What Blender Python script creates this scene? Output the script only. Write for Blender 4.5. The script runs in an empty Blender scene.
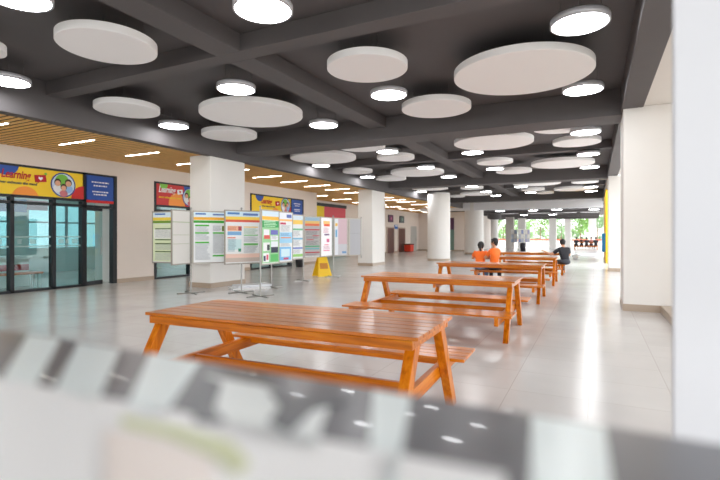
import bpy, bmesh, math, random
from mathutils import Vector, Matrix, Euler
random.seed(7)
C = bpy.context.scene.collection
SC = bpy.context.scene
PI = math.pi
# ------------------------------------------------------------------ camera geometry
F, HZ, H = 470.0, 236.0, 1.4
TH = math.atan(0.5)
ct, st = math.cos(TH), math.sin(TH)
FWD, RGT = Vector((-st, ct, 0)), Vector((ct, st, 0))
def at(px, py, h):
    """world point at height h seen in pixel px,py"""
    z = (h - H) * F / (HZ - py)
    x = (px - 360) / F * z
    return Vector((ct * x - st * z, st * x + ct * z, h))
def atz(px, zc, h=0.0):
    x = (px - 360) / F * zc
    return Vector((ct * x - st * zc, st * x + ct * zc, h))
def pix(p):
    d = Vector(p) - Vector((0, 0, H)); z = d.dot(FWD)
    return 360 + F*d.dot(RGT)/z, HZ - F*d.z/z
def fit_disc(px, py, w, h):
    """centre and diameter of the level disc at height h whose outline is centred on px,py and w wide"""
    ax, ay = px, py; d = None
    for _ in range(12):
        q = at(ax, ay, h)
        if d is None: d = w / F * q.dot(FWD)
        P_ = [pix(q + Vector((d/2*math.cos(k*.13), d/2*math.sin(k*.13), 0))) for k in range(49)]
        x0, x1, y0, y1 = min(p[0] for p in P_), max(p[0] for p in P_), min(p[1] for p in P_), max(p[1] for p in P_)
        ax += px - (x0+x1)/2; ay += py - (y0+y1)/2; d *= w / (x1 - x0)
    return q, d
def yaw(px): return math.atan((px - 360) / F) - TH
def y_on(px, X): return X / math.tan(yaw(px))
def x_on(px, Y): return Y * math.tan(yaw(px))
ORD = ['first','second','third','fourth','fifth','sixth','seventh','eighth','ninth','tenth','eleventh','twelfth','thirteenth','fourteenth',
       'fifteenth','sixteenth','seventeenth','eighteenth','nineteenth','twentieth']
# ------------------------------------------------------------------ materials
def lin(c): 
    c = c / 255.0
    return c / 12.92 if c <= 0.04045 else ((c + 0.055) / 1.055) ** 2.4
def rgb(r, g, b): return (lin(r), lin(g), lin(b), 1)
MATS = {}
def mat(name, col, rough=0.6, metal=0.0, spec=0.5, noise=0.0, nscale=8.0, emit=0.0, bump=0.0, coat=0.0, ecol=None):
    if name in MATS: return MATS[name]
    m = bpy.data.materials.new(name); m.use_nodes = True
    nt = m.node_tree; b = nt.nodes['Principled BSDF']
    b.inputs['Base Color'].default_value = col
    b.inputs['Roughness'].default_value = rough
    b.inputs['Metallic'].default_value = metal
    b.inputs['Specular IOR Level'].default_value = spec
    b.inputs['Coat Weight'].default_value = coat
    if emit:
        b.inputs['Emission Color'].default_value = ecol or col
        b.inputs['Emission Strength'].default_value = emit
    if noise or bump:
        tc = nt.nodes.new('ShaderNodeTexCoord'); n = nt.nodes.new('ShaderNodeTexNoise')
        n.inputs['Scale'].default_value = nscale; n.inputs['Detail'].default_value = 4
        nt.links.new(tc.outputs['Object'], n.inputs['Vector'])
        if noise:
            mx = nt.nodes.new('ShaderNodeMixRGB')
            mx.inputs[1].default_value = tuple(c * (1 - noise) for c in col[:3]) + (1,)
            mx.inputs[2].default_value = tuple(min(1, c * (1 + noise)) for c in col[:3]) + (1,)
            nt.links.new(n.outputs['Fac'], mx.inputs[0]); nt.links.new(mx.outputs[0], b.inputs['Base Color'])
        if bump:
            bp = nt.nodes.new('ShaderNodeBump'); bp.inputs['Strength'].default_value = bump; bp.inputs['Distance'].default_value = 0.01
            nt.links.new(n.outputs['Fac'], bp.inputs['Height']); nt.links.new(bp.outputs['Normal'], b.inputs['Normal'])
    MATS[name] = m
    return m
def col(r, g, b, rough=0.6):
    return mat('paint_%d_%d_%d_%d' % (r, g, b, int(rough * 100)), rgb(r, g, b), rough)
def wood_mat(name, axis, coat=.05):
    m = bpy.data.materials.new(name); m.use_nodes = True
    nt = m.node_tree; b = nt.nodes['Principled BSDF']; L = nt.links.new; N = nt.nodes.new
    tc = N('ShaderNodeTexCoord'); mp = N('ShaderNodeMapping')
    s = [22, 22, 22]; s[axis] = 1.6
    mp.inputs['Scale'].default_value = s
    L(tc.outputs['Object'], mp.inputs['Vector'])
    # a per-plank offset
    sx = N('ShaderNodeSeparateXYZ'); L(tc.outputs['Object'], sx.inputs[0])
    mu = N('ShaderNodeMath'); mu.operation = 'MULTIPLY'; mu.inputs[1].default_value = 1 / 0.1243
    L(sx.outputs['Y' if axis == 0 else 'X'], mu.inputs[0])
    ad = N('ShaderNodeMath'); ad.operation = 'ADD'; ad.inputs[1].default_value = 0.5; L(mu.outputs[0], ad.inputs[0])
    fl = N('ShaderNodeMath'); fl.operation = 'FLOOR'; L(ad.outputs[0], fl.inputs[0])
    wn = N('ShaderNodeTexWhiteNoise'); wn.noise_dimensions = '1D'; L(fl.outputs[0], wn.inputs['W'])
    n = N('ShaderNodeTexNoise'); n.inputs['Scale'].default_value = 1.0; n.inputs['Detail'].default_value = 6; n.inputs['Roughness'].default_value = 0.6
    va = N('ShaderNodeVectorMath'); va.operation = 'ADD'
    L(mp.outputs[0], va.inputs[0]); L(wn.outputs['Color'], va.inputs[1]); L(va.outputs[0], n.inputs['Vector'])
    rp = N('ShaderNodeValToRGB')
    rp.color_ramp.elements[0].position = 0.2; rp.color_ramp.elements[0].color = rgb(120, 58, 0)
    rp.color_ramp.elements[1].position = 0.8; rp.color_ramp.elements[1].color = rgb(226, 146, 34)
    e = rp.color_ramp.elements.new(0.5); e.color = rgb(200, 108, 8)
    L(n.outputs['Fac'], rp.inputs['Fac'])
    hs = N('ShaderNodeHueSaturation'); L(rp.outputs['Color'], hs.inputs['Color'])
    mr = N('ShaderNodeMapRange'); mr.inputs['To Min'].default_value = 0.8; mr.inputs['To Max'].default_value = 1.12
    L(wn.outputs['Value'], mr.inputs['Value']); L(mr.outputs[0], hs.inputs['Value'])
    L(hs.outputs['Color'], b.inputs['Base Color'])
    b.inputs['Specular IOR Level'].default_value = 0.22; b.inputs['Roughness'].default_value = 0.3
    b.inputs['Coat Weight'].default_value = coat; b.inputs['Coat Roughness'].default_value = 0.14
    bp = N('ShaderNodeBump'); bp.inputs['Strength'].default_value = 0.1; bp.inputs['Distance'].default_value = 0.001
    L(n.outputs['Fac'], bp.inputs['Height']); L(bp.outputs['Normal'], b.inputs['Normal'])
    return m
WOODT = wood_mat('varnished_wood_top', 0, .45)
WOODX, WOODY, WOODZ = wood_mat('varnished_wood_x', 0), wood_mat('varnished_wood_y', 1), wood_mat('varnished_wood_z', 2)
def floor_mat():
    m = bpy.data.materials.new('polished_tiles'); m.use_nodes = True
    nt = m.node_tree; b = nt.nodes['Principled BSDF']; L = nt.links.new; N = nt.nodes.new
    g = N('ShaderNodeNewGeometry'); mp = N('ShaderNodeMapping'); mp.inputs['Location'].default_value = (0.05, 0.1, 0)
    L(g.outputs['Position'], mp.inputs['Vector'])
    br = N('ShaderNodeTexBrick'); br.offset = 0; br.inputs['Scale'].default_value = 1
    br.inputs['Brick Width'].default_value = 0.65; br.inputs['Row Height'].default_value = 0.65
    br.inputs['Mortar Size'].default_value = 0.002; br.inputs['Mortar Smooth'].default_value = 0.3; br.inputs['Bias'].default_value = 0.0
    br.inputs['Color1'].default_value = rgb(210, 207, 205); br.inputs['Color2'].default_value = rgb(206, 202, 200); br.inputs['Mortar'].default_value = rgb(168, 158, 151)
    L(mp.outputs[0], br.inputs['Vector'])
    n = N('ShaderNodeTexNoise'); n.inputs['Scale'].default_value = 1.3; n.inputs['Detail'].default_value = 5; L(g.outputs['Position'], n.inputs['Vector'])
    mx = N('ShaderNodeMixRGB'); mx.blend_type = 'MULTIPLY'; mx.inputs[0].default_value = 0.5
    rp = N('ShaderNodeValToRGB'); rp.color_ramp.elements[0].position = .3; rp.color_ramp.elements[0].color = (.84, .84, .84, 1); rp.color_ramp.elements[1].position = .7; rp.color_ramp.elements[1].color = (1, 1, 1, 1)
    L(n.outputs['Fac'], rp.inputs['Fac']); L(br.outputs['Color'], mx.inputs[1]); L(rp.outputs['Color'], mx.inputs[2])
    L(mx.outputs[0], b.inputs['Base Color'])
    mr = N('ShaderNodeMapRange'); mr.inputs['To Min'].default_value = 0.19; mr.inputs['To Max'].default_value = 0.23
    L(n.outputs['Fac'], mr.inputs['Value']); L(mr.outputs[0], b.inputs['Roughness'])
    b.inputs['Specular IOR Level'].default_value = 0.5
    return m
def glass_mat(name, tint, refl=1.0, rough=0.02):
    m = bpy.data.materials.new(name); m.use_nodes = True
    nt = m.node_tree; nt.nodes.remove(nt.nodes['Principled BSDF']); L = nt.links.new; N = nt.nodes.new
    t = N('ShaderNodeBsdfTransparent'); t.inputs['Color'].default_value = tint
    gl = N('ShaderNodeBsdfGlossy'); gl.inputs['Roughness'].default_value = rough
    lw = N('ShaderNodeLayerWeight'); lw.inputs['Blend'].default_value = .5
    pw = N('ShaderNodeMath'); pw.operation = 'POWER'; pw.inputs[1].default_value = 4.0; L(lw.outputs['Facing'], pw.inputs[0])
    mu = N('ShaderNodeMath'); mu.operation = 'MULTIPLY_ADD'; mu.inputs[1].default_value = .9*refl; mu.inputs[2].default_value = .05; L(pw.outputs[0], mu.inputs[0])
    mx = N('ShaderNodeMixShader'); L(mu.outputs[0], mx.inputs[0]); L(t.outputs[0], mx.inputs[1]); L(gl.outputs[0], mx.inputs[2])
    L(mx.outputs[0], nt.nodes['Material Output'].inputs['Surface'])
    return m
WHITE = mat('white_wall_paint', rgb(234, 231, 227), 0.75, noise=0.02, nscale=3)
WARM = mat('warm_wall_paint', rgb(230, 220, 212), 0.75, noise=0.02, nscale=3)
BASEM = mat('beige_base_tile', rgb(176, 158, 140), 0.3)
DARK = mat('dark_ceiling_paint', rgb(90, 86, 87), 0.65, noise=0.08, nscale=2)
DISC = mat('disc_felt', rgb(246, 245, 246), 0.9, noise=0.015, nscale=60)
RIM = mat('lamp_rim', rgb(190, 190, 196), 0.4, 0.3)
LAMP = mat('lamp_diffuser', (1, 1, 1, 1), 0.5, emit=16.0, ecol=(0.97, 0.985, 1, 1))
STRIP = mat('strip_diffuser', (1, 0.95, 0.85, 1), 0.5, emit=17.0, ecol=(1, 0.95, 0.88, 1))
WIRE = mat('steel_wire', rgb(120, 118, 118), 0.4, 0.8)
SLAT = mat('slat_wood', rgb(240, 190, 118), 0.55, noise=0.18, nscale=5)
SLATB = mat('slat_backing', rgb(52, 38, 26), 0.8)
BLACKF = mat('black_aluminium', rgb(40, 42, 46), 0.4, 0.4)
STEEL = mat('brushed_steel', rgb(158, 156, 152), 0.35, 0.9)
ALU = mat('panel_aluminium', rgb(168, 162, 152), 0.4, 0.5)
GLASS = glass_mat('shop_glass', (0.74, 0.88, 0.88, 1), 0.9)
GLASST = glass_mat('teal_window_glass', (0.34, 0.45, 0.46, 1), 0.8)
FROST = mat('frosted_film', rgb(205, 228, 226), 0.5)
FLOOR = floor_mat()
# ------------------------------------------------------------------ mesh builder
class MB:
    def __init__(s): s.v = []; s.f = []; s.m = []; s.sm = []
    def add(s, vs, fs, m=0, smooth=False):
        o = len(s.v); s.v += [tuple(v) for v in vs]
        for f in fs: s.f.append([i + o for i in f]); s.m.append(m); s.sm.append(smooth)
    def box(s, a, b, m=0):
        x0, x1 = sorted((a[0], b[0])); y0, y1 = sorted((a[1], b[1])); z0, z1 = sorted((a[2], b[2]))
        s.add([(x0,y0,z0),(x1,y0,z0),(x1,y1,z0),(x0,y1,z0),(x0,y0,z1),(x1,y0,z1),(x1,y1,z1),(x0,y1,z1)],
              [(0,3,2,1),(4,5,6,7),(0,1,5,4),(1,2,6,5),(2,3,7,6),(3,0,4,7)], m); return s
    def obox(s, c, ax, ay, az, m=0):
        c, ax, ay, az = map(Vector, (c, ax, ay, az))
        if ax.cross(ay).dot(az) < 0: az = -az
        vs = [c + sx*ax + sy*ay + sz*az for sz in (-1,1) for sx, sy in ((-1,-1),(1,-1),(1,1),(-1,1))]
        s.add(vs, [(0,3,2,1),(4,5,6,7),(0,1,5,4),(1,2,6,5),(2,3,7,6),(3,0,4,7)], m); return s
    def quad(s, a, b, c, d, m=0): s.add([a, b, c, d], [(0,1,2,3)], m); return s
    def cyl(s, p, q, r0, r1=None, n=12, m=0, caps=True):
        p, q = Vector(p), Vector(q); r1 = r0 if r1 is None else r1
        d = (q - p).normalized(); u = d.orthogonal().normalized(); w = d.cross(u)
        vs = []
        for c, r in ((p, r0), (q, r1)):
            vs += [c + r*(math.cos(2*PI*i/n)*u + math.sin(2*PI*i/n)*w) for i in range(n)]
        s.add(vs, [(i, (i+1) % n, n + (i+1) % n, n + i) for i in range(n)], m, True)
        if caps: s.add(vs, [tuple(range(n-1, -1, -1)), tuple(range(n, 2*n))], m)
        return s
    def lathe(s, prof, n=48, c=(0,0,0), m=0, smooth=True):
        """profile of (r,z) from bottom axis to top axis"""
        vs = []; fs = []
        for r, z in prof: vs += [(c[0] + r*math.cos(2*PI*i/n), c[1] + r*math.sin(2*PI*i/n), c[2] + z) for i in range(n)]
        for k in range(len(prof)-1):
            for i in range(n): fs.append((k*n+i, k*n+(i+1) % n, (k+1)*n+(i+1) % n, (k+1)*n+i))
        s.add(vs, fs, m, smooth); return s
    def ball(s, c, r, m=0, n=12, sc=(1,1,1), rot=None):
        vs = []; fs = []; k = n // 2
        for j in range(k+1):
            a = -PI/2 + PI*j/k
            for i in range(n):
                v = Vector((math.cos(a)*math.cos(2*PI*i/n)*sc[0], math.cos(a)*math.sin(2*PI*i/n)*sc[1], math.sin(a)*sc[2]))*r
                if rot: v = rot @ v
                vs.append(v + Vector(c))
        for j in range(k):
            for i in range(n): fs.append((j*n+i, j*n+(i+1) % n, (j+1)*n+(i+1) % n, (j+1)*n+i))
        s.add(vs, fs, m, True); return s
    def build(s, name, mats, parent=None, bevel=0.0, off=None):
        me = bpy.data.meshes.new(name)
        vs = s.v if off is None else [(v[0]-off[0], v[1]-off[1], v[2]-off[2]) for v in s.v]
        me.from_pydata(vs, [], s.f)
        for p, m, sm in zip(me.polygons, s.m, s.sm): p.material_index = m; p.use_smooth = sm
        for m in (mats if isinstance(mats, (list, tuple)) else [mats]): me.materials.append(m)
        me.validate(); me.update()
        o = bpy.data.objects.new(name, me); C.objects.link(o)
        if parent: o.parent = parent
        if bevel:
            b = o.modifiers.new('bevel', 'BEVEL'); b.width = bevel; b.segments = 2; b.limit_method = 'ANGLE'
        return o
def empty(name, loc, rz=0):
    o = bpy.data.objects.new(name, None); C.objects.link(o); o.location = loc; o.rotation_euler = (0, 0, rz); o.empty_display_size = 0.2
    return o
def tag(o, label, cat, group=None, kind='thing'):
    o['label'] = label; o['category'] = cat; o['kind'] = kind
    if group: o['group'] = group
    return o
def struct(o, label=None):
    o['kind'] = 'structure'
    if label: o['label'] = label
    return o
def copy_tree(o, parent=None):
    c = o.copy(); C.objects.link(c)
    if parent: c.parent = parent
    for ch in o.children: copy_tree(ch, c)
    return c
def text_verts(s, size, shear=0.0, bold=0.0, extrude=0.003):
    cu = bpy.data.curves.new('t', 'FONT'); cu.body = s; cu.size = size; cu.shear = shear; cu.offset = bold; cu.extrude = extrude; cu.resolution_u = 3
    o = bpy.data.objects.new('t', cu); C.objects.link(o)
    dg = bpy.context.evaluated_depsgraph_get(); me = bpy.data.meshes.new_from_object(o.evaluated_get(dg))
    vs = [v.co.copy() for v in me.vertices]; fs = [tuple(p.vertices) for p in me.polygons]
    bpy.data.objects.remove(o); bpy.data.curves.remove(cu); bpy.data.meshes.remove(me)
    return vs, fs
# ================================================================== SETTING
WX = -12.72          # storefront wall
WX2 = -15.2          # recessed wall past the storefronts
SLAB, MAIN, SEC, WOODC = 4.27, 3.75, 4.02, 3.6
YB, YL, YF = -9.0, 36.0, 58.0
struct(MB().box((-24, YB, -0.15), (4.5, YF + 1.5, 0)).build('floor', FLOOR), 'polished beige tile floor')
struct(MB().box((-30, YF + 1.5, -0.3), (30, 140, -0.16)).box((4.5, -40, -0.3), (40, YF + 1.5, -0.16)).box((-30,-40,-0.3),(4.5,YB,-0.16)).build('ground', mat('outdoor_paving', rgb(215, 210, 200), 0.8, noise=0.05, nscale=.6)), 'pale paving outside the hall')
struct(MB().box((-9.35, YB, SLAB), (0.8, YL + 0.5, SLAB + 0.2)).build('ceiling', DARK), 'dark grey ceiling slab')
struct(MB().box((-12.5, YL + 0.5, 3.75), (0.8, YF + 1, 3.95)).build('ceiling_far', DARK), 'dark ceiling beyond the white lintel')
struct(MB().box((0.8, YB, 3.8), (4.5, 21.0, 4.0)).box((.8, 32.0, 3.8), (1.6, YF + 1, 4.0)).build('ceiling_right', WHITE), 'white soffit right of the dark beam')
# beams
mains, secs = [(-0.9, 0.2), (10.4, 11.2), (21.4, 22.2), (32.4, 33.2)], [(5.2, 5.5), (15.75, 16.1), (26.8, 27.15)]
for i, (a, b) in enumerate(mains):
    struct(MB().box((-9.14, a, MAIN), (0.5, b, SLAB)).build('ceiling_beam', DARK, bevel=0.008), 'deep dark cross beam over the %s pair of columns' % ORD[i])
for i, (a, b) in enumerate(secs):
    struct(MB().box((-9.14, a, SEC), (0.5, b, SLAB)).build('ceiling_beam', DARK, bevel=0.008), 'shallow dark cross beam, %s between the deep ones' % ORD[i])
for a, b in ((YB, -0.9), (0.2, 5.2), (5.5, 10.4), (11.2, 15.75), (16.1, 21.4), (22.2, 26.8), (27.15, 32.4), (33.2, YL)):
    struct(MB().box((-4.95, a, SEC), (-4.5, b, SLAB)).build('ceiling_beam', DARK, bevel=0.008), 'long dark beam down the middle of the ceiling')
struct(MB().box((-9.37, YB, 3.55), (-9.12, YL, SLAB)).build('ceiling_beam', DARK, bevel=0.008), 'long dark edge beam beside the wooden slat ceiling')
struct(MB().box((0.45, YB, 3.78), (0.8, YL + 0.5, SLAB)).build('ceiling_beam', DARK, bevel=0.008), 'long dark edge beam over the right columns')
for y in (39.5, 44, 48.5, 53, 57.4):
    struct(MB().box((-12.5, y, 3.46 if y < 57 else 3.32), (0.4, y + 0.5, 3.75)).build('ceiling_beam', DARK), 'low dark cross beam beyond the white lintel')
struct(MB().box((-12.6, YL, 3.36), (0.5, YL + 0.45, 4.3)).build('trim_1', mat('lintel_paint', rgb(244, 244, 248), .7), bevel=.01), 'white lintel across the far end of the hall')
# slatted wood ceiling
sl = MB(); sl.box((WX2 - .3, YB, WOODC + .014), (-9.37, 44, WOODC + .2), 1)
y = YB + .05
while y < 44:
    sl.box((WX2 - .2 if y > 20.5 else WX, y, WOODC), (-9.4, y + .085, WOODC + .014), 0); y += .15
struct(sl.build('ceiling_slats', [SLAT, SLATB]), 'wooden slat ceiling along the shop fronts')
# left wall with three storefront openings
S1, S2, S3 = (2.6, 8.27, 9.2), (10.63, 13.5, 14.45), (15.35, 18.2, 19.2)
ST = 3.17
wl = MB(); x0, x1 = WX - .25, WX
segs = [(YB, S1[0]), (S1[2], S2[0]), (S2[2], S3[0]), (S3[2], 20.5)]
for a, b in segs: wl.box((x0, a, 0), (x1, b, WOODC + .1))
for s in (S1, S2, S3): wl.box((x0, s[0], ST), (x1, s[2], WOODC + .1))
wl.box((WX2, 20.2, 0), (x0, 20.5, WOODC + .1))
struct(wl.build('wall_left', WARM), 'warm white wall above and between the shop fronts')
wf = MB()
wf.box((WX2 - .25, 20.5, 0), (WX2, 43, WOODC + .1))
struct(wf.build('wall_left_far', WARM), 'warm white wall with lift doors')
struct(MB().box((WX2 - .25, 43, 0), (-10.7, 43.3, WOODC + .1)).box((-10.95, 43.3, 0), (-10.7, 55, 3.75)).build('wall_back', WARM), 'white wall past the lift lobby')
bb = MB()
for a, b in segs: bb.box((WX, a, 0), (WX + .015, b, .12))
bb.box((WX2, 20.5, 0), (WX2 + .015, 43, .12)); bb.box((WX2, 42.985, 0), (-12.3, 43, .12)); bb.box((-11.95, 42.985, 0), (-10.7, 43, .12))
struct(bb.build('baseboard_left', BASEM), 'beige tile baseboard')
# columns
def column(name, a, b, top, label):
    o = MB().box((a[0], a[1], 0), (b[0], b[1], top)).build(name, WHITE, bevel=.012); struct(o, label)
    e = .014
    MB().box((a[0]-e, a[1]-e, 0), (b[0]+e, b[1]+e, .13)).build('column_base', BASEM, o)
column('column', (-10.0, 9.5), (-9.24, 10.88), 3.6, 'nearest square white column by the poster boards')
column('column', (-10.05, 19.9), (-9.3, 21.35), 3.6, 'square white column behind the poster boards')
for i, y in enumerate((10.1, 21.1, 31.9)):
    column('column', (.475, y), (1.75 if i == 0 else 1.5, y + 1.1), 3.8, '%s white column of the right-hand row' % ORD[i])
def rcol(p, r, top, label):
    o = MB().lathe([(r, 0), (r, top)], 40, p).build('round_column', WHITE); struct(o, label)
    MB().lathe([(r + .012, 0), (r + .012, .12), (r, .125)], 40, p).build('column_base', BASEM, o)
p = at(438.8, 260.5, 0); rcol((p.x, p.y, 0), .64, 3.76, 'near round white column')
p = atz(474, 36.6); rcol((p.x, p.y, 0), .72, 4.2, 'round column under the white lintel')
o = MB().lathe([(.36, 0), (.36, 3.4)], 32, tuple(atz(494.5, 46))).build('round_column', WHITE); struct(o, 'slim round column past the lintel')
MB().lathe([(.36, 3.0), (.66, 3.12), (.66, 3.75)], 32, tuple(atz(494.5, 46))).build('capital', DARK, o)
GREYC = mat('grey_far_column', rgb(178, 170, 164), .7)
for i, (px, w, m) in enumerate(((510, .8, GREYC), (522, .8, WHITE), (552.8, .75, WHITE), (568, .65, WHITE), (592.5, .8, WHITE))):
    p = atz(px, 53.5 if i else 50)
    struct(MB().box((p.x-w/2, p.y-.4, 0), (p.x+w/2, p.y+.4, 3.4)).build('column', m, bevel=.01), '%s from left of the square columns before the garden' % ORD[i])
# near pillar
pil = struct(MB().box((0, 0, 0), (.5, .5, 3.8)).build('pillar', mat('pillar_paint', rgb(204, 204, 208), .7, noise=.01, nscale=4), bevel=.006), 'white pillar close to the camera at the right edge')
pil.location = (1.1*math.tan(yaw(672)), 1.1, 0); pil.rotation_euler = (0, 0, -yaw(672) - .01)
struct(MB().box((4.4, 5.0, 0), (4.5, 10.0, 4.0)).build('wall_side', WHITE), 'white side wall right of the kerb')  # added out of view to keep sky light off the right column
# raised kerb by right column
struct(MB().box((1.07, 3.5, 0), (4.4, 10.1, .13)).build('trim_2', BASEM, bevel=.01), 'beige raised kerb beside the right column')
# yellow wall panel between right columns
struct(MB().box((.5, 27.2, 0), (.75, 31.9, 3.78)).build('wall_right', mat('yellow_wall_paint', rgb(240, 186, 20), .6, noise=.03)), 'yellow painted wall panel past the right columns')
bs = empty('wall_notice_sign', (.5, 29.0, 1.05)); tag(bs, 'small blue notice board fixed on the yellow wall', 'notice')
MB().box((-.16, -.8, -.5), (0, .8, .5)).build('board', col(40, 140, 215), bs, bevel=.01)
MB().box((-.166, -.6, .05), (-.16, .6, .12)).box((-.166, -.6, -.1), (-.16, .3, -.05)).build('lettering', col(240, 245, 250), bs)

# ================================================================== STOREFRONTS
def storefront(n, ya, yb, yc, mull, door=True):
    fr = MB(); w = .045
    for y in [ya] + mull + [yb, yc]:
        ww = w if y not in (yb, yc) else w + .02
        fr.box((WX - .16, y - ww, 0), (WX + .02, y + ww, ST if y not in mull else 2.4))
    for z0, z1 in ((0, .06), (2.2, 2.27), (2.36, 2.42), (ST - .06, ST)):
        fr.box((WX - .16, ya, z0), (WX + .02, yb if z0 < 2.1 else yc, z1))
    o = fr.build('window_%d' % n, BLACKF, bevel=.004); struct(o, 'black framed glass shop front')
    ys = [ya] + mull + [yb]
    for a, b in zip(ys[:-1], ys[1:]):
        MB().box((WX - .075, a + w, .06), (WX - .065, b - w, 2.2)).box((WX - .075, a + w, 2.27), (WX - .065, b - w, 2.36)).build('pane', GLASS, o)
        f = MB(); f.box((WX - .06, a + w, 1.12), (WX - .058, b - w, 1.16)).box((WX - .06, a + w, 1.36), (WX - .058, b - w, 1.4))
        y = a + w + .1
        while y < b - .3:
            L = random.uniform(.08, .2); f.box((WX - .06, y, 1.2), (WX - .058, y + L, 1.32)); y += L + random.uniform(.03, .3)
        f.build('frosted_film', FROSTG, o)
    return o
FROSTG = glass_mat('frosted_band', (.8, .9, .9, 1), 0.9, .3)
nt = FROSTG.node_tree; d = nt.nodes.new('ShaderNodeBsdfDiffuse'); d.inputs['Color'].default_value = rgb(205, 230, 228)
mx = nt.nodes.new('ShaderNodeMixShader'); mx.inputs[0].default_value = .4
old = nt.nodes['Material Output'].inputs['Surface'].links[0].from_socket
nt.links.new(old, mx.inputs[1]); nt.links.new(d.outputs[0], mx.inputs[2]); nt.links.new(mx.outputs[0], nt.nodes['Material Output'].inputs['Surface'])
storefront(1, S1[0], S1[1], S1[2], [4.4, y_on(12, WX), y_on(54, WX)])
storefront(2, S2[0], S2[1], S2[2], [12.1])
storefront(3, S3[0], S3[1], S3[2], [16.8])
# open glass door of the first shop (swung inwards)
dr = empty('door_1', (WX - .08, S1[1] + .05, 0), 0); struct(dr, 'glass shop door with steel handle')
dv = Vector((-.12, .62, 0)); dn = Vector((dv.y, -dv.x, 0)).normalized()
MB().obox(dv/2 + Vector((0,0,1.1)), dv/2, dn*.006, (0,0,1.08)).build('pane', GLASS, dr)
h = MB(); hp = dv*.86
h.cyl(hp + dn*.05 + Vector((0,0,.85)), hp + dn*.05 + Vector((0,0,1.35)), .016, n=10)
for z in (.92, 1.28): h.cyl(hp + Vector((0,0,z)), hp + dn*.05 + Vector((0,0,z)), .01, n=8)
h.build('handle', STEEL, dr)
f = MB(); f.obox(dv/2 + Vector((0,0,.06)), dv/2, dn*.02, (0,0,.06)).obox(dv/2 + Vector((0,0,2.16)), dv/2, dn*.02, (0,0,.04)).build('rail', BLACKF, dr)
# shop interiors
inn = MB(); XB = -19.0
inn.box((XB - .2, 0.5, 0), (XB, 20.2, .95)).box((XB - .2, 0.5, 2.6), (XB, 20.2, 3.45))
for a, b in ((.5, 2), (9.6, 10.2), (14.6, 15.2), (19.6, 20.2)): inn.box((XB - .2, a, .95), (XB, b, 2.6))
inn.box((XB, .3, 0), (WX - .25, .5, 3.45))
struct(inn.build('wall_shop', mat('shop_wall_paint', rgb(176, 196, 196), .8)), 'back wall inside the shops')
struct(MB().box((-14.0, 9.45, 0), (WX - .25, 9.62, 3.45)).box((XB, 14.8, 0), (WX - .25, 15.0, 3.45)).box((XB,20.2,0),(WX2,20.4,3.45)).build('wall_shop_divider', WHITE), 'white dividing walls inside the shops')
struct(MB().box((XB - .2, .3, 3.45), (WX - .25, 20.4, 3.6)).build('ceiling_shop', WHITE), 'white shop ceiling')
for k, (a, b) in enumerate(((2, 9.6), (10.2, 14.6), (15.2, 19.6))):
    fw = MB(); nm = int((b - a) / 1.25)
    for i in range(nm + 1):
        yy = a + (b - a) * i / nm; fw.box((XB - .12, yy - .04, .95), (XB - .04, yy + .04, 2.6))
    fw.box((XB - .12, a, 1.9), (XB - .04, b, 1.96))
    w = fw.build('window_%d' % (4 + k), col(150, 165, 170)); struct(w, 'window in the back wall of a shop')
    MB().box((XB - .09, a, .95), (XB - .08, b, 2.6)).build('pane', GLASST, w)
for k, (yy) in enumerate((4.5, 7.2, 12.3, 17.2)):  # fill lights added to brighten the shop interiors
    lp = empty('ceiling_light', (-16, yy, 3.43)); tag(lp, ['square ceiling light inside the left shop, nearer one', 'square ceiling light inside the left shop, by its door', 'square ceiling light inside the shop under the red sign', 'square ceiling light inside the shop under the far yellow sign'][k], 'lamp', 'shop ceiling lights')
    MB().box((-.6, -.6, -.03), (.6, .6, .02)).build('frame', RIM, lp); MB().box((-.55, -.55, -.036), (.55, .55, -.03)).build('diffuser', mat('shop_light', (1,1,1,1), .5, emit=5.0), lp)  # frame and diffuser of the added fill light
# shop furniture
ct_ = empty('counter', (-14.5, 7.3, 0)); tag(ct_, 'white and red shop counter behind the left glass front', 'counter')
MB().box((-.5, -3, 0), (.3, .35, .78)).build('body', col(236, 234, 232), ct_, bevel=.01)
MB().box((.3, -2.9, .45), (.32, .33, .62)).build('stripe', col(190, 30, 50), ct_)
MB().box((-.55, -3.05, .78), (.36, .4, .84)).build('worktop', col(240, 240, 240, .3), ct_, bevel=.008)
bn = empty('bench', (-13.35, 6.2, 0)); tag(bn, 'low orange topped bench with white legs inside the left shop', 'bench')
MB().box((-.18, -1.4, .40), (.18, 1.25, .45)).build('seat', col(226, 110, 50, .4), bn, bevel=.01)
for sx in (-.14, .14):
    for sy in (-1.3, 1.15): MB().box((sx-.03, sy-.03, 0), (sx+.03, sy+.03, .40)).build('leg', col(235, 235, 235), bn)
for k, (yy, c, lab) in enumerate(((6.6, (30, 90, 170), 'blue banner hung inside the left shop, behind the mullion'), (7.5, (150, 60, 110), 'plum banner hung inside the left shop, near its door'))):
    b = empty('banner', (-13.3 - .3*k, yy, 0)); tag(b, lab, 'banner', 'shop banners')
    MB().box((-.01, -.8 if k == 0 else -.3, 2.02 if k == 0 else 2.1), (.01, .5 if k == 0 else .3, 2.36)).build('sheet', col(*c), b)
    MB().cyl((0, -.2, 2.36), (0, -.2, 3.45), .006, n=6).build('cord', WIRE, b)
for k, (yy, c) in enumerate(((6.05, (50, 60, 70)), (4.9, (170, 40, 50)))):
    cb = empty('shop_stool', (-15.6, yy, 0)); tag(cb, ['grey stool behind the shop counter', 'red stool behind the shop counter'][k], 'stool')
    MB().lathe([(0, .6), (.17, .6), (.19, .63), (.17, .67), (0, .67)], 20).build('seat', col(*c), cb)
    MB().cyl((0,0,.03), (0,0,.6), .03).lathe([(0,0),(.2,0),(.2,.02),(0,.04)],20).build('base', STEEL, cb)

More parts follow.
